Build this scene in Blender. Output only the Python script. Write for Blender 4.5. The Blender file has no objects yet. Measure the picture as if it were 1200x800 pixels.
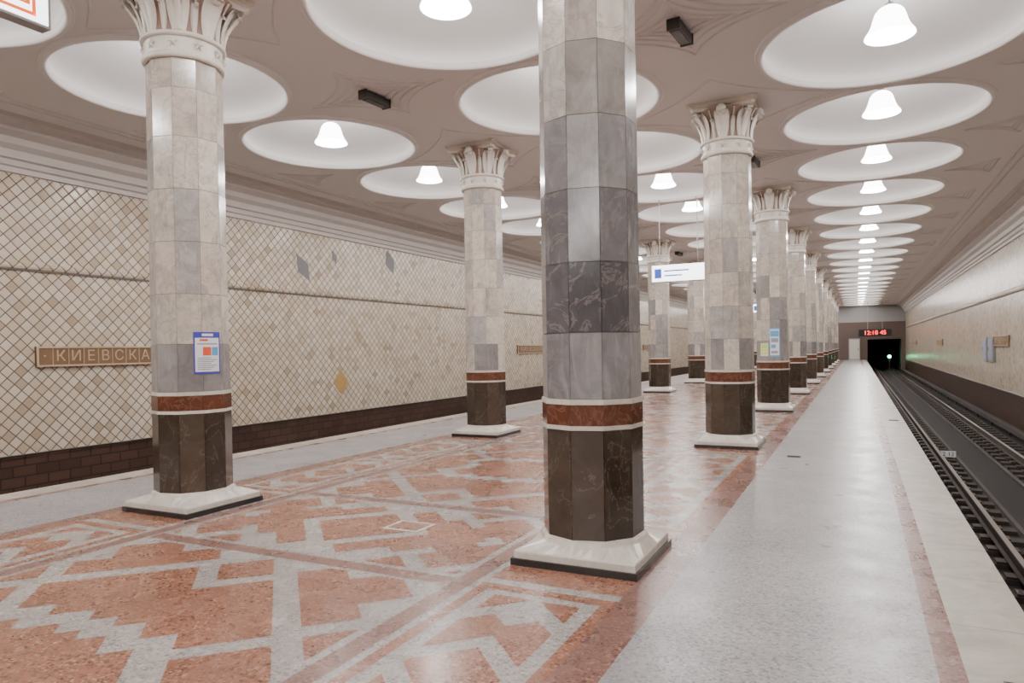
import bpy, math, random
from mathutils import Vector, Matrix
random.seed(7)
S=6.37; Y1=4.95; XR=-1.8; XL=-6.2; XC=-4.0; RS=4.4
CZ=5.30; YA=-18.0; YB=76.0
WL=-12.15; WR=4.2; EL=-8.85; ER=0.85; TZ=-1.15
H=1.565
# ---------------------------------------------------------------- materials
class N:
    def __init__(s,name):
        s.m=bpy.data.materials.new(name); s.m.use_nodes=True
        s.t=s.m.node_tree; s.b=s.t.nodes['Principled BSDF']
    def n(s,ty,ins=None,**kw):
        nd=s.t.nodes.new(ty)
        for k,v in kw.items(): setattr(nd,k,v)
        if ins:
            for k,v in ins.items():
                if hasattr(v,'is_output'): s.t.links.new(v,nd.inputs[k])
                else: nd.inputs[k].default_value=v
        return nd
    def math(s,op,a,b=0.0):
        return s.n('ShaderNodeMath',{0:a,1:b},operation=op).outputs[0]
    def mix(s,f,a,b,bt='MIX'):
        nd=s.n('ShaderNodeMix',data_type='RGBA',blend_type=bt)
        for i,v in ((0,f),(6,a),(7,b)):
            if hasattr(v,'is_output'): s.t.links.new(v,nd.inputs[i])
            else: nd.inputs[i].default_value=(v if i==0 else (*v,1) if len(v)==3 else v)
        return nd.outputs[2]
    def ramp(s,f,stops,interp='LINEAR'):
        nd=s.n('ShaderNodeValToRGB',{0:f}); r=nd.color_ramp; r.interpolation=interp
        while len(r.elements)<len(stops): r.elements.new(0.5)
        for e,(p,c) in zip(r.elements,stops): e.position=p; e.color=(*c,1)
        return nd.outputs[0]
    def set(s,**kw):
        for k,v in kw.items():
            k=k.replace('_',' ')
            if hasattr(v,'is_output'): s.t.links.new(v,s.b.inputs[k])
            else: s.b.inputs[k].default_value=(*v,1) if isinstance(v,tuple) and len(v)==3 else v
        return s.m
    def geo(s): return s.n('ShaderNodeNewGeometry').outputs['Position']
    def noise(s,vec,scale,detail=3,rough=.55,dist=0):
        return s.n('ShaderNodeTexNoise',{'Vector':vec,'Scale':scale,'Detail':detail,'Roughness':rough,'Distortion':dist}).outputs[0]
    def bump(s,h,st=.2,d=.01):
        return s.n('ShaderNodeBump',{'Height':h,'Strength':st,'Distance':d}).outputs[0]
def plain(name,c,rough=.5,metal=0,var=.12,scale=6):
    k=N(name); nz=k.noise(k.geo(),scale,4)
    col=k.mix(nz,tuple(x*(1-var) for x in c),tuple(min(1,x*(1+var)) for x in c))
    return k.set(Base_Color=col,Roughness=rough,Metallic=metal)
def emis(name,c,st):
    k=N(name); return k.set(Base_Color=c,Emission_Color=c,Emission_Strength=st,Roughness=.4)
def granite(name,c1,c2,c3,rough,slab=None,joint=.8,sc=70.0,spec=.42):
    k=N(name); p=k.geo()
    v=k.n('ShaderNodeTexVoronoi',{'Vector':p,'Scale':sc}).outputs['Color']
    sep=k.n('ShaderNodeSeparateColor',{0:v}).outputs[0]
    col=k.ramp(sep,[(0,c1),(.35,c2),(.8,c2),(1,c3)])
    big=k.noise(p,1.3,5,.6)
    col=k.mix(1.0,col,k.ramp(big,[(.3,(.80,.80,.81)),(.7,(1,1,1))]),'MULTIPLY')
    if slab:
        br=k.n('ShaderNodeTexBrick',{'Vector':p,'Color1':(1,1,1,1),'Color2':(.90,.90,.90,1),'Mortar':(joint,joint,joint,1),'Scale':1.0,'Mortar Size':.006,'Brick Width':slab[0],'Row Height':slab[1]},offset=0.0)
        col=k.mix(1.0,col,br.outputs[0],'MULTIPLY')
    r=k.ramp(k.noise(p,3,4),[(.3,(rough*.8,)*3),(.7,(rough*1.25,)*3)])
    k.b.inputs['Specular IOR Level'].default_value=spec
    return k.set(Base_Color=col,Roughness=r)
M={}
M['red']=granite('red_granite',(.115,.048,.031),(.33,.142,.088),(.50,.29,.21),.26,(.40,.40),.75)
M['grey']=granite('grey_granite',(.18,.17,.175),(.37,.355,.355),(.51,.49,.49),.34,(1.43,.62),.85)
M['greyp']=granite('pattern_grey_granite',(.21,.185,.172),(.41,.372,.35),(.56,.52,.49),.26,(.40,.40),.82)
M['brown']=granite('brown_granite',(.10,.050,.042),(.24,.122,.096),(.37,.22,.17),.28)
k=N('edge_marble'); p=k.geo()
col=k.ramp(k.noise(p,3.5,6,.6,1.0),[(.35,(.36,.325,.285)),(.7,(.53,.49,.44))])
br=k.n('ShaderNodeTexBrick',{'Vector':p,'Color1':(1,1,1,1),'Color2':(.9,.89,.87,1),'Mortar':(.55,.5,.46,1),'Scale':1.0,'Mortar Size':.006,'Brick Width':3.0,'Row Height':.9},offset=0.0)
M['edge']=k.set(Base_Color=k.mix(1.0,col,br.outputs[0],'MULTIPLY'),Roughness=.40)
def marble(name,veinc,rough=.16,attr=True,base=None,vs=2.2,vw=.04,vst=.75,lo=.6,streak=False):
    k=N(name); p=k.geo()
    if attr: base=k.n('ShaderNodeAttribute',attribute_name='Col').outputs[0]
    if attr:
        sh=k.n('ShaderNodeVectorMath',{0:base,1:(37.0,53.0,71.0)},operation='MULTIPLY').outputs[0]
        off=k.n('ShaderNodeVectorMath',{0:p,1:sh},operation='ADD').outputs[0]
    else: off=p
    n1=k.noise(off,vs,7,.62,1.6)
    d=k.math('ABSOLUTE',k.math('SUBTRACT',n1,.5))
    vein=k.ramp(d,[(0,(1,1,1)),(vw,(0,0,0))])
    cl=k.noise(off,4.5,6,.62,1.2)
    c=k.mix(1.0,base,k.ramp(cl,[(.28,(lo,lo*.98,lo*.97)),(.62,(1.0,1.0,1.0))]),'MULTIPLY')
    if streak:
        mp=k.n('ShaderNodeMapping',{'Vector':off,'Rotation':(.65,.55,0),'Scale':(9,9,1.6)}).outputs[0]
        sn=k.noise(mp,1.0,6,.65,.8)
        st=k.ramp(sn,[(.56,(0,0,0)),(.72,(1,1,1))])
        c=k.mix(k.math('MULTIPLY',st,.42),c,(.48,.455,.44))
        dk=k.ramp(sn,[(.30,(1,1,1)),(.45,(0,0,0))])
        c=k.mix(k.math('MULTIPLY',dk,.42),c,(.13,.12,.125))
    c=k.mix(k.math('MULTIPLY',vein,vst),c,veinc)
    return k.set(Base_Color=c,Roughness=rough)
M['shaft']=marble('shaft_marble',(.27,.235,.21),.15,True,vw=.022,vst=.55,lo=.66,streak=True)
M['dark']=marble('dark_brown_marble',(.26,.21,.17),.12,True,vw=.006,vst=.4,vs=1.6)
M['band']=marble('red_brown_marble',(.30,.14,.09),.14,False,(.115,.038,.021),6,.035,.4)
M['white']=marble('white_marble',(.48,.43,.37),.25,False,(.64,.595,.53),4,.05,.4,.8)
M['black']=plain('black_granite',(.022,.02,.02),.25)
M['joint']=plain('joint_mortar_and_rib_shadow',(.15,.12,.10),.8)
M['ceil']=plain('ceiling_paint',(.74,.705,.69),.7,0,.03,1.5)
M['trimc']=plain('ceiling_moulding_paint',(.70,.665,.65),.65,0,.04,2)
M['dome']=plain('dome_paint',(.91,.90,.895),.6,0,.015,2)
M['rim']=plain('dome_rim_paint',(.82,.79,.775),.6,0,.03,3)
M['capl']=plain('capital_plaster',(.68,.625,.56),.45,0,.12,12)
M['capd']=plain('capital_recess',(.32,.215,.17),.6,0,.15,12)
M['shade']=emis('lamp_glass',(1,.98,.965),12)
M['metal']=plain('dark_metal',(.06,.055,.05),.4,.6)
M['chain']=plain('steel_rod',(.35,.34,.33),.35,.9)
M['ballast']=plain('track_ballast',(.012,.0095,.0085),.95,0,.6,25)
M['sleeper']=plain('sleeper_wood',(.028,.020,.015),.85,0,.4,9)
M['rail']=plain('rail_steel',(.07,.05,.042),.45,.7)
M['railtop']=plain('rail_head_steel',(.38,.36,.35),.28,.95)
M['conc']=plain('concrete',(.05,.042,.038),.85,0,.3,4)
def tilewall(name,dark,br_=1.0):
    k=N(name); p=k.geo(); sp=k.n('ShaderNodeSeparateXYZ',{0:p})
    y,z=sp.outputs[1],sp.outputs[2]; s=.148
    u=k.math('DIVIDE',k.math('ADD',y,z),s*1.414); v=k.math('DIVIDE',k.math('SUBTRACT',y,z),s*1.414)
    fu=k.math('ABSOLUTE',k.math('SUBTRACT',k.math('FRACT',u),.5)); fv=k.math('ABSOLUTE',k.math('SUBTRACT',k.math('FRACT',v),.5))
    mx=k.math('MAXIMUM',fu,fv)
    grout=k.math('GREATER_THAN',mx,.446)
    cell=k.n('ShaderNodeCombineXYZ',{0:k.math('FLOOR',u),1:k.math('FLOOR',v)}).outputs[0]
    wn=k.n('ShaderNodeTexWhiteNoise',{0:cell},noise_dimensions='3D')
    cs=[(0,(.41,.32,.23)),(.08,(.52,.43,.32)),(.45,(.59,.50,.39)),(.8,(.65,.575,.48)),(1,(.55,.48,.41))]
    col=k.ramp(wn.outputs[0],[(a,tuple(min(1,x*br_) for x in c)) for a,c in cs])
    col=k.mix(1.0,col,k.ramp(k.noise(p,.5,4),[(.3,(.88,.85,.82)),(.7,(1,1,1))]),'MULTIPLY')
    gcol=k.mix(k.noise(p,.9,3),dark,tuple(min(1,x*2.2) for x in dark))
    c=k.mix(grout,col,gcol)
    pil=k.math('SUBTRACT',1.0,k.math('POWER',k.math('MULTIPLY',mx,2.0),6.0))
    nz=k.math('MULTIPLY',k.noise(p,9,2),.9)
    hgt=k.math('ADD',pil,nz)
    return k.set(Base_Color=c,Roughness=k.mix(grout,(.22,.22,.22),(.8,.8,.8)),Normal=k.bump(hgt,.45,.008))
M['tileL']=tilewall('cream_tile_wall',(.072,.051,.040))
M['tileR']=tilewall('cream_tile_wall_light',(.13,.10,.078),.97)
k=N('brown_tile_dado'); p=k.geo(); sp=k.n('ShaderNodeSeparateXYZ',{0:p})
vec=k.n('ShaderNodeCombineXYZ',{0:sp.outputs[1],1:sp.outputs[2]}).outputs[0]
br=k.n('ShaderNodeTexBrick',{'Vector':vec,'Color1':(.045,.024,.017,1),'Color2':(.075,.040,.028,1),'Mortar':(.016,.011,.009,1),'Scale':1.0,'Mortar Size':.012,'Brick Width':.36,'Row Height':.17},offset=.5)
M['dado']=k.set(Base_Color=br.outputs[0],Roughness=.35)
M['corn']=plain('cornice_plaster',(.57,.52,.49),.6,0,.06,3)
M['bronze']=plain('bronze_plate',(.20,.115,.06),.45,.3,.2,10)
M['bronzel']=plain('bronze_letters',(.50,.38,.25),.4,.3)
M['wood']=plain('end_wall_brown',(.08,.050,.037),.5)
M['signw']=emis('sign_white',(.93,.96,1),4)
M['blue']=emis('sign_blue',(.05,.12,.6),.25)
M['orange']=emis('sign_orange',(.9,.14,.015),1.0)
M['paper']=plain('paper_white',(.80,.80,.83),.4,0,.02)
M['pblue']=plain('print_blue',(.04,.05,.38),.4)
M['pred']=plain('print_red',(.75,.10,.04),.4)
M['pyel']=plain('print_yellow_green',(.55,.70,.15),.4)
M['pcyan']=plain('print_cyan',(.12,.38,.68),.4)
M['pgrey']=plain('print_grey',(.30,.32,.40),.4)
M['patchg']=plain('grey_patch_tile',(.14,.13,.135),.45)
M['patchy']=plain('ochre_patch_tile',(.42,.26,.09),.3)
M['clock']=emis('clock_red',(1,.03,.02),6)
M['green']=emis('signal_green',(.05,1,.35),20)
M['blk']=plain('void_black',(.008,.008,.008),.7)
M['tun']=plain('tunnel_lining',(.05,.07,.055),.8,0,.3,3)
M['panel']=plain('grey_cabinet_paint',(.27,.255,.25),.4)
M['doorl']=emis('lit_doorway',(.45,.42,.36),.15)
# ---------------------------------------------------------------- mesh builder
class MB:
    def __init__(s): s.v=[];s.f=[];s.mi=[];s.c=[];s.sm=[];s.mats=[]
    def mat(s,k):
        if k not in s.mats: s.mats.append(k)
        return s.mats.index(k)
    def face(s,pts,m,col=(.5,.5,.5),smooth=False):
        b=len(s.v); s.v+= [tuple(p) for p in pts]; s.f.append(tuple(range(b,b+len(pts)))); s.mi.append(s.mat(m)); s.c.append(col); s.sm.append(smooth)
    def grid(s,rows,m,close=True,smooth=True,col=(.5,.5,.5),flip=False):
        b=len(s.v); n=len(rows[0]); i0=s.mat(m)
        for r in rows: s.v+=[tuple(p) for p in r]
        for i in range(len(rows)-1):
            for j in range(n if close else n-1):
                a=b+i*n+j; c=b+i*n+(j+1)%n
                q=(a,c,c+n,a+n)
                s.f.append(q[::-1] if flip else q); s.mi.append(i0); s.c.append(col); s.sm.append(smooth)
    def lathe(s,prof,m,seg=32,cx=0,cy=0,smooth=True,a0=0,col=(.5,.5,.5)):
        rows=[[(cx+r*math.cos(a0+2*math.pi*j/seg),cy+r*math.sin(a0+2*math.pi*j/seg),z) for j in range(seg)] for r,z in prof]
        s.grid(rows,m,True,smooth,col)
    def box(s,x0,x1,y0,y1,z0,z1,m,col=(.5,.5,.5)):
        P=[(x0,y0,z0),(x1,y0,z0),(x1,y1,z0),(x0,y1,z0),(x0,y0,z1),(x1,y0,z1),(x1,y1,z1),(x0,y1,z1)]
        b=len(s.v); s.v+=P; i0=s.mat(m)
        for q in ((0,3,2,1),(4,5,6,7),(0,1,5,4),(1,2,6,5),(2,3,7,6),(3,0,4,7)):
            s.f.append(tuple(b+i for i in q)); s.mi.append(i0); s.c.append(col); s.sm.append(False)
    def ribbon(s,pts,w,z0,z1,m,closed=False):
        n=len(pts); L=[]
        for i in range(n):
            a=Vector(pts[(i-1)%n] if (closed or i>0) else pts[i]); b=Vector(pts[(i+1)%n] if (closed or i<n-1) else pts[i])
            t=(b-a); t=t.normalized() if t.length>1e-6 else Vector((1,0)); nn=Vector((-t.y,t.x))*w/2; p=Vector(pts[i])
            L.append([(p.x-nn.x,p.y-nn.y,z1),(p.x-nn.x*.6,p.y-nn.y*.6,z0),(p.x+nn.x*.6,p.y+nn.y*.6,z0),(p.x+nn.x,p.y+nn.y,z1)])
        if closed: L.append(L[0])
        s.grid(L,m,False,False)
    def mesh(s,name):
        me=bpy.data.meshes.new(name); me.from_pydata(s.v,[],s.f)
        for k in s.mats: me.materials.append(M[k])
        me.polygons.foreach_set('material_index',s.mi); me.polygons.foreach_set('use_smooth',s.sm)
        ca=me.color_attributes.new('Col','FLOAT_COLOR','CORNER'); d=[]
        for f,c in zip(s.f,s.c): d+= [c[0],c[1],c[2],1]*len(f)
        ca.data.foreach_set('color',d); me.update(); return me
    def obj(s,name,parent=None,loc=(0,0,0)):
        return mk(name,s.mesh(name),parent,loc)
def mk(name,data,parent=None,loc=(0,0,0)):
    o=bpy.data.objects.new(name,data); bpy.context.scene.collection.objects.link(o); o.location=loc
    if parent: o.parent=parent
    return o
def text(body,size,m,mat4,parent,name='lettering',ext=.004,align='CENTER'):
    cu=bpy.data.curves.new(name,'FONT'); cu.body=body; cu.size=size; cu.align_x=align; cu.align_y='CENTER'; cu.extrude=ext
    cu.materials.append(M[m]); o=mk(name,cu,parent); o.matrix_local=mat4; return o
def basis(x,y,z,loc):
    m=Matrix((x,y,z)).transposed().to_4x4(); m.translation=loc; return m
# ---------------------------------------------------------------- floor
fl=MB()
def strip(x0,x1,m,z=0): fl.face([(x0,YA,z),(x1,YA,z),(x1,YB,z),(x0,YB,z)],m)
a=2*XC
strip(.45,ER,'edge'); strip(.33,.45,'brown'); strip(-1.10,.33,'grey'); strip(-1.33,-1.10,'brown')
strip(a+1.33,-1.33,'greyp')
strip(a+1.10,a+1.33,'brown'); strip(a-.33,a+1.10,'grey'); strip(a-.45,a-.33,'brown'); strip(EL,a-.45,'edge')
for X,sx in ((ER,1),(EL,-1)):
    fl.face([(X,YA,0),(X,YB,0),(X,YB,-.12),(X,YA,-.12)],'edge')
    xi=X-.08*sx
    fl.face([(X,YA,-.12),(X,YB,-.12),(xi,YB,-.12),(xi,YA,-.12)],'conc')
    fl.face([(xi,YA,-.12),(xi,YB,-.12),(xi,YB,TZ),(xi,YA,TZ)],'conc')
def clip(poly,x0,x1,y0,y1):
    for ax,val,sg in ((0,x0,1),(0,x1,-1),(1,y0,1),(1,y1,-1)):
        out=[]
        for i in range(len(poly)):
            p,q=poly[i],poly[(i+1)%len(poly)]
            dp=(p[ax]-val)*sg; dq=(q[ax]-val)*sg
            if dp>=0: out.append(p)
            if dp*dq<0:
                t=dp/(dp-dq); out.append((p[0]+(q[0]-p[0])*t,p[1]+(q[1]-p[1])*t))
        poly=out
        if len(poly)<3: return []
    return poly
R2=math.sqrt(2)
def diag(cx,cy,rects,hx,hy,m='red',z=.0012,mx=0,my=0):
    for p0,p1,q0,q1 in rects:
        poly=[((p-q)/R2,(p+q)/R2) for p,q in ((p0,q0),(p1,q0),(p1,q1),(p0,q1))]
        poly=clip(poly,mx,hx,my,hy)
        if not poly: continue
        for sx in (1,-1):
            for sy in (1,-1):
                pts=[(cx+sx*x,cy+sy*y,z) for x,y in poly]
                if sx*sy<0: pts=pts[::-1]
                fl.face(pts,m)
def rect(x0,x1,y0,y1,m,z=.0012): fl.face([(x0,y0,z),(x1,y0,z),(x1,y1,z),(x0,y1,z)],m)
RB=[(.0,.46,-.62,.62),(.46,.80,-.34,.06),(.46,.62,.06,.32),
    (.62,1.0,.46,.98),(1.0,1.50,-.02,.98),(.80,1.0,.20,.46),
    (.60,1.0,-1.1,-.48),(1.0,1.50,-1.1,-.16),
    (.80,1.50,1.12,1.75),
    (1.66,2.0,-.95,-.10),(1.66,2.0,.05,1.10),(2.0,2.45,-.40,-.10),(2.0,2.35,.30,.80)]
RA=[(.0,.36,-.36,.36),(.50,.90,-.98,-.12),(.50,.74,-.12,.3),(1.03,1.42,-1.1,-.30),(.90,1.03,-.80,-.45),(1.03,1.42,-.16,.1),(1.55,2.1,-.8,.0)]
for n in range(-4,12):
    yc=Y1+n*S; ym=yc+S/2
    for sy in (-1,1):
        rect(XC-1.5,XC+1.5,yc+sy*.95-.07,yc+sy*.95+.07,'brown')
    for sx in (-1,1):
        xb=XC+sx*1.60; rect(xb-.07,xb+.07,yc-S/2,yc+S/2,'brown',.0010)
    diag(XC,ym,RB,1.47,2.12); diag(XC,yc,RA,1.47,.83)
    for sx in (-1,1):
        cx=XC+sx*2.2; hw=.47
        rect(cx-hw,cx+hw,yc-.78,yc+.78,'red')
        hl=S/2-.88
        for s2 in (-1,1):
            rect(cx+s2*(hw-.04)-.04,cx+s2*(hw-.04)+.04,ym-hl,ym+hl,'red')
            rect(cx-hw+.08,cx+hw-.08,ym+s2*(hl-.05)-.05,ym+s2*(hl-.05)+.05,'red')
        for kk in (-1,1):
            cy=ym+kk*(hl-.1)/2; q=(hl-.1)/2-.06
            diag(cx,cy,[(.0,.20,-.20,.20),(.32,.62,-.30,.42),(.62,.74,-.1,.2),(.74,1.6,-.6,.95)],.29,q-.02)
fl.obj('floor')
b=MB(); b.box(-.19,.19,-.15,.15,0.001,.006,'white'); b.box(-.15,.15,-.11,.11,.006,.009,'red'); b.obj('floor_hatch',None,(-3.6,5.1,0))
for i,(x,y) in enumerate([(-.8,10.4),(.68,3.75),(.66,16)]):
    b=MB(); b.box(-.09,.09,-.07,.07,.001,.006,'joint')
    for j in range(5): b.box(-.08,.08,-.06+j*.027,-.049+j*.027,.006,.009,'conc')
    b.obj('floor_drain_grate',None,(x,y,0))
# ---------------------------------------------------------------- track beds
for side,(x0,x1) in (('right',(ER-.1,WR)),('left',(WL,EL+.1))):
    t=MB(); t.face([(x0,YA,TZ),(x1,YA,TZ),(x1,YB+12,TZ),(x0,YB+12,TZ)],'ballast'); t.obj('floor_trackbed_'+side)
    cx=(ER+WR)/2-.12 if side=='right' else (EL+WL)/2+.12
    sg=1 if side=='right' else -1
    t=MB(); y=YA+.3
    while y<YB+8:
        for xa,xb in ((-1.3,-.42),(.42,1.3)):
            t.box(cx+xa,cx+xb,y,y+.24,TZ,TZ+.06,'sleeper')
            xm=cx+(-.76 if xa<0 else .76)
            t.box(xm-.17,xm+.17,y+.03,y+.21,TZ+.06,TZ+.085,'rail')
        y+=.6
    for xr in (-.76,.76):
        X=cx+xr
        t.box(X-.065,X+.065,YA,YB+10,TZ+.085,TZ+.10,'rail'); t.box(X-.012,X+.012,YA,YB+10,TZ+.10,TZ+.20,'rail')
        t.box(X-.036,X+.036,YA,YB+10,TZ+.20,TZ+.235,'rail'); t.box(X-.03,X+.03,YA,YB+10,TZ+.235,TZ+.238,'railtop')
    X=cx+sg*1.42
    t.box(X-.09,X+.09,YA,YB+10,TZ+.22,TZ+.34,'sleeper')
    yy=YA
    while yy<YB+8:
        t.box(X+sg*.09-.03,X+sg*.09+.03,yy,yy+.08,TZ,TZ+.24,'rail'); yy+=3
    for xm in (-.34,.34): t.box(cx+xm-.03,cx+xm+.03,YA,YB+8,TZ,TZ+.05,'conc')
    t.obj('railway_track')
b=MB(); b.box(-.15,.15,-.012,.012,.07,.21,'paper'); b.box(-.10,-.085,-.01,.01,0,.07,'metal'); b.box(.085,.10,-.01,.01,0,.07,'metal')
o=b.obj('track_marker_plate',None,(1.87,18.72,TZ+.002))
text('2 12',.13,'blk',basis((1,0,0),(0,0,1),(0,-1,0),(0,-.016,.135)),o)
# ---------------------------------------------------------------- walls
for side,X,sg,tm in (('left',WL,1,'tileL'),('right',WR,-1,'tileR')):
    w=MB(); w.face([(X,YA,-.02),(X,YB,-.02),(X,YB,4.62),(X,YA,4.62)],tm)
    w.face([(X,YA,4.62),(X,YB,4.62),(X,YB,CZ),(X,YA,CZ)],'corn')
    w.obj('wall_'+side)
    w=MB(); xi=X+sg*.05; w.box(min(X,xi),max(X,xi),YA,YB+12,TZ,-.03,'dado'); xi=X+sg*.08
    w.box(min(X,xi),max(X,xi),YA,YB,-.03,.01,'dado'); w.obj('baseboard_'+side)
    w=MB(); prof=[(0,3.02),(.03,3.03),(.05,3.07),(.05,3.11),(.025,3.13),(.01,3.16),(0,3.16)]
    w.grid([[(X+sg*dx,YA,z) for dx,z in prof],[(X+sg*dx,YB,z) for dx,z in prof]],tm,False,False)
    w.box(min(X,X+sg*.035),max(X,X+sg*.035),YA,YB,2.995,3.02,'joint'); w.obj('trim_1' if side=='left' else 'trim_2')  # thin dark strip paints in the shadow under the rib, no mortar joint here
    w=MB(); prof=[(0,4.55),(.05,4.56),(.05,4.64),(.10,4.66),(.12,4.74),(.18,4.76),(.20,4.88),(.30,4.95),(.32,5.05),(.46,5.12),(.46,5.17),(.66,5.20),(.66,5.25),(.72,CZ)]
    w.grid([[(X+sg*dx,YA,z) for dx,z in prof],[(X+sg*dx,YB,z) for dx,z in prof]],'corn',False,False); w.obj('trim_3' if side=='left' else 'trim_4')
def plate(X,yc,sg):
    e=mk('station_name_sign',None,None,(X,yc,1.59)); L=2.6
    b=MB(); b.box(min(0,sg*.05),max(0,sg*.05),-L/2,L/2,-.17,.17,'bronze')
    for z in (-.155,.155): b.box(min(sg*.05,sg*.07),max(sg*.05,sg*.07),-L/2,L/2,z-.015,z+.015,'bronzel')
    for y in (-L/2+.015,L/2-.015): b.box(min(sg*.05,sg*.07),max(sg*.05,sg*.07),y-.015,y+.015,-.14,.14,'bronzel')
    for i in range(1,10):
        y=-L/2+i*L/10; b.box(min(sg*.05,sg*.058),max(sg*.05,sg*.058),y-.006,y+.006,-.14,.14,'bronzel')
    b.obj('board',e)
    for i,ch in enumerate('·КИЕВСКАЯ·'):
        y=sg*(-L/2+(i+.5)*L/10)
        text(ch,.26,'bronzel',basis((0,sg,0),(0,0,1),(sg,0,0),(sg*.054,y,0)),e)
for yc in (8.0,26.1,44.3,62.5,-10.2): plate(WL,yc,1)
for yc in (27.0,45.2,8.8,63.4): plate(WR,yc,-1)
b=MB(); x=.010
for i,(y,z,r,rz,m,ang) in enumerate([(12.95,3.68,.20,.38,'patchg',35),(14.1,4.06,.09,.18,'patchg',20),(16.5,4.18,.22,.36,'patchg',25),(14.25,.80,.30,.32,'patchy',0),(20.9,3.8,.12,.15,'patchg',0)]):
    ca_,sa_=math.cos(math.radians(ang)),math.sin(math.radians(ang))
    P=[(ca_*u-sa_*v+y,sa_*u+ca_*v+z) for u,v in ((0,-rz),(r,0),(0,rz),(-r,0))]
    b.face([(x,*q) for q in P],m)
    for q in range(4):
        b.face([(.002,*P[q]),(.002,*P[(q+1)%4]),(x,*P[(q+1)%4]),(x,*P[q])],m)
b.obj('patch_tiles',None,(WL,0,0))
for y in (28.6,29.9):
    b=MB(); b.box(-.08,-.001,-.5,.5,-.42,.42,'panel'); b.box(-.10,-.08,-.44,.44,-.36,.36,'pgrey'); b.box(-.11,-.10,.3,.34,-.05,.08,'metal')
    b.obj('wall_cabinet',None,(WR,y,1.3))
# ---------------------------------------------------------------- ceiling
RD=1.5; HX=RS/2; HY=S/4
dx_rows=[XC-RS,XC,XC+RS]
ks=list(range(-7,22))
c=MB()
ca=math.atan2(HY,HX)
angs=sorted([2*math.pi*i/56 for i in range(56)]+[ca,math.pi-ca,math.pi+ca,2*math.pi-ca])
dome_y=[Y1+HY+2*HY*k for k in ks]
for X in dx_rows:
    for Y in dome_y:
        r0=[];r1=[]
        for a_ in angs:
            co,si=math.cos(a_),math.sin(a_)
            sc=min(HX/abs(co) if abs(co)>1e-6 else 1e9,HY/abs(si) if abs(si)>1e-6 else 1e9)
            r0.append((X+co*sc,Y+si*sc,CZ)); r1.append((X+co*RD,Y+si*RD,CZ))
        c.grid([r0,r1],'ceil',True,False)
        prof=[(1.57,CZ),(1.565,CZ-.018),(1.55,CZ-.022),(1.54,CZ-.012),(1.53,CZ-.03),(1.505,CZ-.05),(1.48,CZ-.045),(1.465,CZ-.02),(1.46,CZ+.03)]
        c.lathe(prof,'rim',56,X,Y)
        prof=[(1.46,CZ+.03),(1.485,CZ+.06)]+[(1.485*math.cos(t_),CZ+.06+.60*math.sin(t_)) for t_ in [i*math.pi/2/10 for i in range(1,11)]]
        prof[-1]=(.01,CZ+.66)
        c.lathe(prof,'dome',48,X,Y)
ya=dome_y[0]-HY; yb=dome_y[-1]+HY
for x0,x1 in ((WL,XC-RS-HX),(XC+RS+HX,WR)):
    c.face([(x0,YA,CZ),(x0,YB,CZ),(x1,YB,CZ),(x1,YA,CZ)],'ceil')
c.face([(XC-RS-HX,YA,CZ),(XC+RS+HX,YA,CZ),(XC+RS+HX,ya,CZ),(XC-RS-HX,ya,CZ)],'ceil')
c.face([(XC-RS-HX,yb,CZ),(XC+RS+HX,yb,CZ),(XC+RS+HX,YB,CZ),(XC-RS-HX,YB,CZ)],'ceil')
c.box(WL-.5,WR+.5,YA-.3,YB+.3,CZ+.9,CZ+1.0,'ceil')
c.obj('ceiling')
def bez(p0,p1,p2,n=8):
    return [((1-t)**2*p0[0]+2*t*(1-t)*p1[0]+t*t*p2[0],(1-t)**2*p0[1]+2*t*(1-t)*p1[1]+t*t*p2[1]) for t in [i/n for i in range(n)]]
c=MB()
def star(X,Y,a_,b_,w,pull=.25,dz=.018):
    T=[(a_,0),(0,b_),(-a_,0),(0,-b_)]; pts=[]
    for i in range(4):
        p,q=T[i],T[(i+1)%4]; m_=((p[0]+q[0])*pull,(p[1]+q[1])*pull); pts+=bez(p,m_,q)
    c.ribbon([(X+p[0],Y+p[1]) for p in pts],w,CZ-dz,CZ,'trimc',True)
for X in (XL,XR):
    for n in range(-3,11):
        ym=Y1+n*S+S/2
        star(X,ym,1.15,.9,.035); star(X,ym,.86,.67,.028); star(X,ym,.6,.46,.028); star(X,ym,.38,.29,.025)
        yc=Y1+n*S
        star(X,yc,1.6,1.35,.03,.36,.014)
for sg,X in ((1,XC+RS+HX-.25),(-1,XC-RS-HX+.25)):
    for Y in [y+HY for y in dome_y[:-1]]:
        for s_ in (1,.72,.45):
            tip=(X-sg*.75*s_+sg*.15,Y); A=(X+sg*.3*s_,Y+.62*s_); B=(X+sg*.3*s_,Y-.62*s_)
            pts=bez(tip,(X-sg*.05,Y+.12),A)+[A]+bez(A,((A[0]+B[0])/2,Y),B)+bez(B,(X-sg*.05,Y-.12),tip)
            c.ribbon(pts,.03,CZ-.022,CZ,'trimc',True)
for X in (XC+RS+HX+.3,XC+RS+HX+.45,XC-RS-HX-.3,XC-RS-HX-.45):
    c.box(X-.025,X+.025,YA,YB,CZ-.025,CZ,'trimc')
c.obj('trim_5')
b=MB(); b.box(-.26,.26,-.075,.075,-.15,-.03,'metal'); b.box(-.22,.22,-.055,.055,-.158,-.15,'black'); b.box(-.03,.03,-.03,.03,-.03,0,'metal')
b.box(-.29,-.26,-.085,.085,-.16,-.02,'metal'); b.box(.26,.29,-.085,.085,-.16,-.02,'metal')
fm=b.mesh('ceiling_floodlight')
for X in (XL,XR):
    for n in range(-2,10):
        o=mk('ceiling_floodlight',fm,None,(X,Y1+n*S+S/2,CZ)); o.rotation_euler=(0,0,math.radians(85)); o.scale=(.9,.9,.9)
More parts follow.
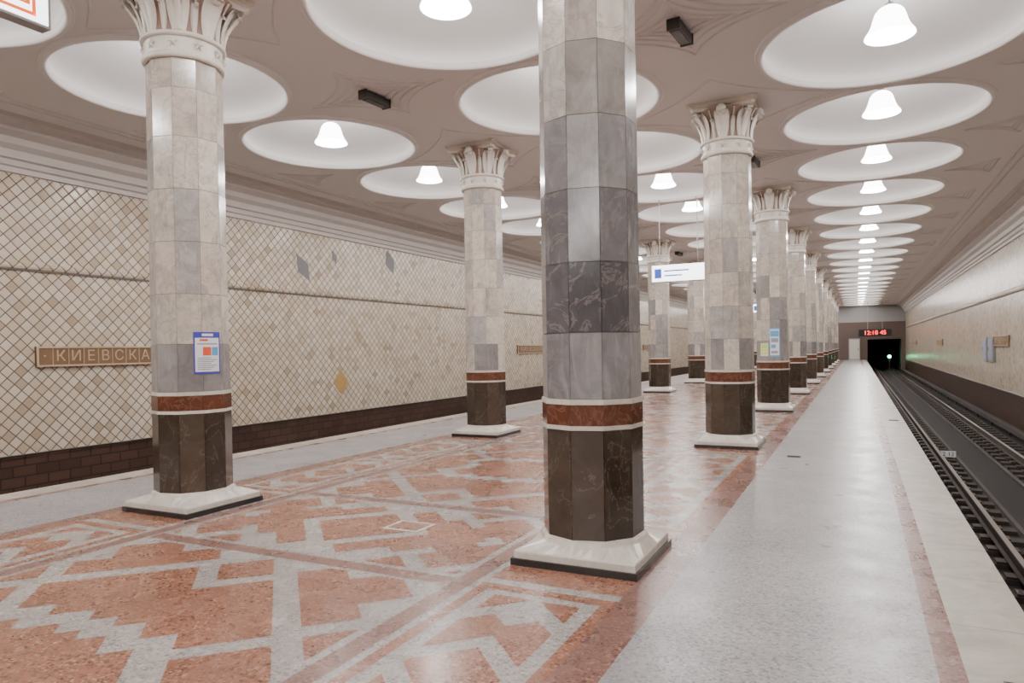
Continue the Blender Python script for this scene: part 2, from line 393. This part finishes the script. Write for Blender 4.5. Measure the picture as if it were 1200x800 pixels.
# ---------------------------------------------------------------- pendant lamps
b=MB()
b.lathe([(.012,.64),(.012,.36)],'chain',10)
b.lathe([(.06,.655),(.055,.63),(.012,.61)],'chain',16)
b.lathe([(.01,.40),(.05,.395),(.055,.36),(.05,.345)],'chain',20)
b.lathe([(.045,.36),(.085,.352),(.13,.325),(.165,.28),(.185,.22),(.205,.15),(.235,.08),(.275,.025),(.285,.0),(.275,.0),(.262,.03),(.222,.085),(.19,.155),(.17,.22),(.15,.27),(.12,.305),(.04,.335)],'shade',36)
b.lathe([(.07,.10),(.065,.15),(.04,.22),(.03,.30)],'shade',16)
lm=b.mesh('pendant_lamp')
ld=bpy.data.lights.new('lamp_bulb','POINT'); ld.energy=128; ld.color=(1,.967,.943); ld.shadow_soft_size=.10
for X in dx_rows:
    for Y in dome_y:
        o=mk('pendant_lamp',lm,None,(X,Y,CZ+.03)); l=mk('bulb',ld,o,(0,0,.03))
# ---------------------------------------------------------------- columns
NS=10; R0=.372
seam0=math.radians(-90+ (-4))
def polyr(a_,R):
    st=2*math.pi/NS; d=((a_-seam0)%st)-st/2; return R*math.cos(st/2)/math.cos(d)
rowsz=[1.205,1.68,2.18,2.70,3.22,3.74,4.22,4.53]
def shaft(kind):
    b=MB()
    rnd=random.Random(kind*31+5)
    st=2*math.pi/NS
    for j in range(NS):
        a0=seam0+j*st; a1=a0+st
        def pan(z0,z1,R,m,col,gap=.0025):
            p0=Vector((math.cos(a0)*R,math.sin(a0)*R)); p1=Vector((math.cos(a1)*R,math.sin(a1)*R)); d=(p1-p0).normalized()*gap
            q0=p0+d; q1=p1-d; nn=Vector((math.cos((a0+a1)/2),math.sin((a0+a1)/2)))*.01
            i0=q0-nn; i1=q1-nn
            b.face([(q0.x,q0.y,z0+gap),(q1.x,q1.y,z0+gap),(q1.x,q1.y,z1-gap),(q0.x,q0.y,z1-gap)],m,col)
            for (s0,s1) in ((( q0.x,q0.y),(i0.x,i0.y)),((i1.x,i1.y),(q1.x,q1.y))):
                b.face([(*s0,z0+gap),(*s0,z1-gap),(*s1,z1-gap),(*s1,z0+gap)],m,col)
            for z in (z0+gap,z1-gap): b.face([(q0.x,q0.y,z),(q1.x,q1.y,z),(i1.x,i1.y,z),(i0.x,i0.y,z)],m,col)
        g=rnd.uniform(.6,1.4)
        pan(.20,.985,R0+.006,'dark',(.060*g,.043*g,.031*g))
        for r in range(len(rowsz)-1):
            g=rnd.uniform(.82,1.10); h=rnd.random()
            cream=(.62,.555,.475); grey=(.42,.39,.37); dk=(.095,.09,.10); pink=(.55,.475,.41)
            if kind==0:
                base=[(.21,.20,.21),dk,(.17,.162,.17),(.24,.228,.23),(.36,.33,.31),(.50,.45,.40),(.56,.51,.45)][r]
                if h>.7 and r>1: base=tuple(x*1.4 for x in base)
                if r in (0,1): g=rnd.uniform(.75,1.35)
            else:
                base=cream if h<.55 else pink if h<.82 else grey
                if r==0 and h>.3: base=(.27,.25,.25)
                if r==1 and h>.65: base=grey
                if kind==2 and r<4 and h>.6: base=(.33,.31,.30)
            pan(rowsz[r],rowsz[r+1],R0-.003*r*.6,'shaft',tuple(x*g for x in base))
    b.lathe([(R0-.012,.2),(R0-.016,4.52)],'joint',NS,0,0,False,seam0)
    w=R0+.012
    b.lathe([(R0-.01,.985),(w,.985),(w,1.015),(R0,1.017)],'white',NS,0,0,False,seam0)
    b.lathe([(R0,1.017),(R0+.008,1.017),(R0+.008,1.165),(R0,1.165)],'band',NS,0,0,False,seam0)
    b.lathe([(R0,1.165),(w,1.167),(w,1.203),(R0-.01,1.205)],'white',NS,0,0,False,seam0)
    return b.mesh('shaft')
shafts=[shaft(i) for i in range(6)]
b=MB(); b.box(-.475,.475,-.475,.475,0.001,.05,'black')
aa=sorted([2*math.pi*i/40 for i in range(40)]+[math.pi/4+i*math.pi/2 for i in range(4)])
aa=sorted(set(round(x,6) for x in aa))
def ring(kind,r,z):
    out=[]
    for t in aa:
        co,si=math.cos(t),math.sin(t)
        sq=r/max(abs(co),abs(si)); rr=sq if kind==0 else polyr(t,r) if kind==1 else (sq+polyr(t,r))/2
        out.append((co*rr,si*rr,z))
    return out
b.grid([ring(0,.42,.05),ring(0,.455,.05),ring(0,.455,.095),ring(0,.45,.105)],'white',True,False)
b.grid([ring(0,.45,.105),ring(1,.418,.165),ring(1,.405,.19),ring(1,.37,.205)],'white',True,False)
basem=b.mesh('base')
b=MB()
Rt=.36
b.lathe([(Rt-.01,4.47),(Rt+.02,4.47),(Rt+.035,4.49),(Rt+.035,4.51),(Rt+.02,4.53),(Rt+.005,4.535)],'capl',40)
b.lathe([(Rt+.005,4.535),(Rt+.012,4.66)],'capl',40)
b.lathe([(Rt+.012,4.66),(Rt+.045,4.665),(Rt+.05,4.685),(Rt+.04,4.70),(Rt+.005,4.705)],'capl',40)
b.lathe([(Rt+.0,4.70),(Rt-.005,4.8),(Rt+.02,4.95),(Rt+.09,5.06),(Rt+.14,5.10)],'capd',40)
for j in range(10):
    t=2*math.pi*(j+.5)/10; nx=Vector((math.cos(t),math.sin(t),0)); tx=Vector((-math.sin(t),math.cos(t),0)); c0=nx*(Rt+.014)+Vector((0,0,4.598))
    pts=[]
    for i in range(10):
        r_=.055 if i%2==0 else .022; an=math.pi/2+i*math.pi/5
        pts.append(c0+tx*(r_*math.cos(an))+Vector((0,0,r_*math.sin(an))))
    top=c0+nx*.03
    for i in range(10): b.face([pts[i],pts[(i+1)%10],top],'capl')
def leaf(t,w,z0,z1,out,m,curl=True,r00=Rt+.012,n=9):
    nx=Vector((math.cos(t),math.sin(t),0)); tx=Vector((-math.sin(t),math.cos(t),0)); rows=[]
    for i in range(n+1):
        s=i/n; z=z0+(z1-z0)*min(1,s*1.12) ; r=r00+out*s**2.4
        if curl and s>.86: z=z1-(s-.86)*.35; r+= .02
        ww=w*(.62+.55*math.sin(min(1,s*1.05)*math.pi*.62))*(1 if s<.86 else 1-(s-.86)*4.2)
        rows.append([nx*(r+.022*math.cos(u*math.pi/2)-.010*abs(u)-(.018 if abs(u)<.15 else 0))+tx*(ww*u)+Vector((0,0,z)) for u in (-1,-.75,-.4,-.12,.12,.4,.75,1)])
    b.grid(rows,m,False,True)
for j in range(8):
    leaf(math.pi*j/4,.094,4.70,5.06,.17,'capl')
    leaf(math.pi*(j+.5)/4,.032,4.70,4.98,.06,'capl',True,Rt+.004)
for j in range(24):
    t=2*math.pi*(j+.5)/24; nx=Vector((math.cos(t),math.sin(t),0)); tx=Vector((-math.sin(t),math.cos(t),0)); rows=[]
    for s in (0,.3,.6,.8,1):
        r=Rt+.0+.13*s**2.6; rows.append([nx*(r+.018*math.cos(u))+tx*(.009*math.sin(u))+Vector((0,0,4.71+.37*s)) for u in [q*math.pi/3 for q in range(6)]])
    b.grid(rows,'capl',True,True)
def aba(w,z,ch=.1,cv=.07):
    pts=[]
    for q in range(4):
        A=q*math.pi/2; rot=lambda x,y:(x*math.cos(A)-y*math.sin(A),x*math.sin(A)+y*math.cos(A))
        for i in range(9):
            u=-1+2*i/8; y=u*(w-ch*.5); x=w-cv*(1-u*u)
            p=rot(x,y); pts.append((p[0],p[1],z))
    return pts
b.grid([aba(.38,5.085),aba(.45,5.09),aba(.48,5.11),aba(.48,5.13),aba(.51,5.145),aba(.525,5.17),aba(.525,5.2)],'capl',True,False)
for q in range(4):
    A=math.pi/4+q*math.pi/2; nx=Vector((math.cos(A),math.sin(A),0)); tx=Vector((-math.sin(A),math.cos(A),0))
    rows=[]
    for i in range(25):
        th=i/24*3.4*math.pi; rr=.085*(1-.72*i/24); cc=nx*(.50)+Vector((0,0,5.0))
        p=cc+nx*(rr*math.cos(th-.4))+Vector((0,0,rr*math.sin(th+.6)))
        rows.append([p+tx*(.045*u) for u in (-1,-.3,.3,1)])
    b.grid(rows,'capl',False,True)
    rows=[]
    for s in [i/8 for i in range(9)]:
        r=Rt+.02+.17*s**1.8; rows.append([nx*(r+.02*math.cos(u))+tx*(.030*math.sin(u))+Vector((0,0,4.71+.33*s)) for u in [k2*math.pi/4 for k2 in range(8)]])
    b.grid(rows,'capl',True,True)
for q in range(4):
    A=q*math.pi/2; b.lathe([(.001,4.99),(.05,5.0),(.075,5.05),(.07,5.10),(.03,5.14)],'capl',12,.48*math.cos(A),.48*math.sin(A))
z0_,z1_,t0_,t1_=4.47,5.20,4.51,CZ
b.v=[(x,y,t0_+(z-z0_)*(t1_-t0_)/(z1_-z0_)) for x,y,z in b.v]
capm=b.mesh('capital')
cols={}
for X,tag in ((XR,'R'),(XL,'L')):
    for n in range(-3,11):
        e=mk('marble_column',None,None,(X,Y1+n*S,0))
        kd=0 if (tag=='R' and n==0) else 1+((n*3+(0 if tag=='R' else 2))%5)
        mk('shaft',shafts[kd],e); mk('base',basem,e); mk('capital',capm,e); cols[(tag,n)]=e
def poster(name,key,rel,w,z0,z1,items,frame='pblue'):
    col=cols[key]; c0=Vector(col.location[:2]); tc=(-c0).normalized()
    base=math.atan2(tc.y,tc.x); a0=base+rel
    e=MB()
    def patch(u0,u1,v0,v1,m,off):
        rows=[[],[]]; N_=max(2,int(abs(u1-u0)*14)+2)
        for i in range(N_+1):
            u=u0+(u1-u0)*i/N_; an=a0+(u-.5)*w/R0; r=polyr(an,R0)+off
            rows[0].append((r*math.cos(an),r*math.sin(an),z0+(z1-z0)*v0)); rows[1].append((r*math.cos(an),r*math.sin(an),z0+(z1-z0)*v1))
        e.grid(rows,m,False,False)
    patch(0,1,0,1,frame,.007)
    for it in items: patch(*it)
    e.obj(name,None,(c0.x,c0.y,0))
it=[(.05,.95,.05,.86,'paper',.009),(.28,.72,.90,.96,'paper',.009),(.2,.5,.78,.83,'pred',.011),(.12,.88,.70,.73,'pgrey',.011),
    (.3,.62,.44,.64,'pred',.011),(.66,.9,.44,.64,'pcyan',.011)]
it+=[(.12,.12+.2*(2+j%3)*.6+.25,.10+j*.045,.12+j*.045,'pgrey',.011) for j in range(7)]
poster('notice_poster',('L',0),math.radians(25),.28,1.38,1.80,it)
poster('notice_poster',('R',2),math.radians(6),.23,1.3,1.98,[(.06,.94,.05,.95,'paper',.009),(.1,.9,.7,.9,'pcyan',.011),(.15,.85,.5,.64,'pgrey',.011),(.15,.6,.3,.42,'pcyan',.011),(.15,.8,.12,.2,'pgrey',.011)],'pcyan')
poster('notice_sheet',('R',2),math.radians(-32),.20,1.32,1.62,[(.05,.95,.1,.95,'pyel',.009),(.15,.85,.3,.36,'paper',.011),(.15,.85,.5,.56,'paper',.011)],'paper')
# ---------------------------------------------------------------- hanging signs
def hang(loc,L,rot,kind):
    e=mk('hanging_light_sign',None,None,loc); e.rotation_euler=(0,0,rot)
    b=MB(); h=.22; th_=.07 if kind==0 else .04; b.box(-L/2,L/2,-th_,th_,-h,h,'panel'); b.obj('casing',e)
    b=MB()
    for s in (-1,1):
        b.box(-L/2+.015,L/2-.015,min(s*th_,s*(th_+.005)),max(s*th_,s*(th_+.005)),-h+.015,h-.015,'signw')
        y0,y1=sorted((s*(th_+.006),s*(th_+.009)))
        if kind==0:
            cx=-(L/2-.17) if s==-1 else (L/2-.17)
            b.box(cx-.09,cx+.09,y0,y1,-.12,.12,'blue')
            for r in range(2):
                sg2=1 if s==-1 else -1
                xa=cx+sg2*.16; xb=xa+sg2*(.62 if r==0 else .45)
                b.box(min(xa,xb),max(xa,xb),y0,y1,.04-r*.12,.075-r*.12,'blue')
        else:
            for i in range(4):
                x=-L/2+.22+i*.303; q=.14; e_=.018
                for (xa,xb,za,zb) in ((-q,q,.18-e_,.18),(-q,q,-.18,-.18+e_),(-q,-q+e_,-.18,.18),(q-e_,q,-.18,.18)):
                    b.box(x+xa,x+xb,y0,y1,za,zb,'orange')
    b.obj('face',e)
    if kind==1:
        for s in (-1,1):
            for i in range(4):
                x=-L/2+.22+i*.303; Bm=MB(); yy=s*(th_+.010)
                if i%2==0:
                    for q in range(6): Bm.face([(x-.12+q*.04,yy,-.155),(x-.08+q*.04,yy,-.155),(x-.08+q*.04,yy,-.13+q*.03),(x-.12+q*.04,yy,-.13+q*.03)],'orange')
                    Bm.face([(x-.03,yy,.0),(x+.02,yy,.02),(x,yy,.10),(x-.05,yy,.10)],'orange')
                    Bm.face([(x-.02+.025*math.cos(a_*math.pi/4),yy,.135+.025*math.sin(a_*math.pi/4)) for a_ in range(8)],'orange')
                else:
                    Bm.face([(x-.11,yy,.08),(x-.05,yy,.14),(x+.05,yy,.03),(x-.01,yy,-.03)],'orange')
                    Bm.face([(x-.05,yy,-.13),(x+.11,yy,-.13),(x+.11,yy,.05)],'orange')
                Bm.obj('pictogram',e)
    b=MB()
    for x in (-L/2+.2,L/2-.2):
        b.lathe([(.01,.22),(.01,CZ-loc[2])],'chain',8,x,0)
        b.lathe([(.01,CZ-loc[2]-.03),(.05,CZ-loc[2]-.02),(.05,CZ-loc[2])],'chain',12,x,0)
    b.obj('rods',e)
hang((XC,17.52,3.44),1.35,0,0)
hang((XC-.02,1.65,3.60),1.35,math.pi/2,1)
hang((XC,36.6,3.44),1.35,0,0)
# ---------------------------------------------------------------- end walls
w=MB()
px0,px1,pz=ER+.1,WR-.35,2.0
def ewall(x0,x1,z0,z1,m): w.face([(x0,YB,z0),(x1,YB,z0),(x1,YB,z1),(x0,YB,z1)],m)
ewall(WL,EL,TZ,2.0,'blk'); ewall(WL,EL,2.0,CZ+.8,'wood'); ewall(EL,px0,TZ,3.7,'wood'); ewall(EL,px0,3.7,CZ+.8,'panel')
ewall(px0,WR,pz,3.7,'wood'); ewall(px0,WR,3.7,CZ+.8,'panel'); ewall(px1,WR,TZ,pz,'wood')
for (x,) in ((px0,),(px1,)): w.face([(x,YB,TZ),(x,YB+12,TZ),(x,YB+12,pz),(x,YB,pz)],'tun')
w.face([(px0,YB,pz),(px1,YB,pz),(px1,YB+12,pz),(px0,YB+12,pz)],'tun'); w.face([(px0,YB+12,TZ),(px1,YB+12,TZ),(px1,YB+12,pz),(px0,YB+12,pz)],'blk')
w.obj('wall_back')
w=MB(); w.face([(WL,YA,TZ),(WR,YA,TZ),(WR,YA,CZ+.8),(WL,YA,CZ+.8)],'tileR'); w.obj('wall_front')
w=MB(); w.box(-.5,.5,-.08,-.02,0.002,2.1,'panel'); w.box(-.42,.42,-.10,-.08,.1,2.0,'doorl'); w.box(.3,.36,-.14,-.10,.95,1.1,'metal'); w.obj('door_1',None,(-.2,YB,0))
b=MB(); b.box(-1.3,1.3,-.1,0,-.3,.3,'blk'); b.box(-1.34,1.34,-.02,.02,-.34,.34,'metal'); b.box(-.6,-.57,-.05,-.02,.34,CZ-2.55,'chain'); b.box(.57,.6,-.05,-.02,.34,CZ-2.55,'chain')
o=b.obj('interval_clock',None,(1.5,70.5,2.55)); text('12:10 45',.52,'clock',basis((1,0,0),(0,0,1),(0,-1,0),(0,-.105,0)),o)
b2=MB(); b2.box(-.12,.12,-.05,.05,-.3,.3,'metal'); b2.box(-.03,.03,-.03,.03,-1.3,-.3,'metal')
o=b2.obj('track_signal',None,(2.9,YB+2,.15)); b3=MB()
b3.face([(.16*math.cos(i*math.pi/8),-.055,.12+.16*math.sin(i*math.pi/8)) for i in range(16)],'green'); b3.obj('lens',o)
gl=bpy.data.lights.new('signal_glow','POINT'); gl.energy=10; gl.color=(.2,1,.5); gl.shadow_soft_size=.1; mk('lamp',gl,o,(0,-.25,.12))
# ---------------------------------------------------------------- world + camera
w=bpy.data.worlds.new('world'); bpy.context.scene.world=w; w.use_nodes=True
w.node_tree.nodes['Background'].inputs[0].default_value=(.8,.78,.76,1); w.node_tree.nodes['Background'].inputs[1].default_value=.05
cam=bpy.data.cameras.new('camera'); co=mk('camera',cam); bpy.context.scene.camera=co
pt=math.radians(.8)
cam.sensor_width=36; cam.lens=810/1200*36; cam.clip_end=300; cam.shift_y=(10+810*math.tan(pt))/1200
th=math.atan(404/810); ro=math.radians(1.0)
f0=Vector((-math.sin(th),math.cos(th),0)); r=Vector((math.cos(th),math.sin(th),0)); u0=Vector((0,0,1))
f=f0*math.cos(pt)-u0*math.sin(pt); u=u0*math.cos(pt)+f0*math.sin(pt)
r2=r*math.cos(ro)-u*math.sin(ro); u2=u*math.cos(ro)+r*math.sin(ro)
co.matrix_world=basis(r2,u2,-f,(0,0,H))
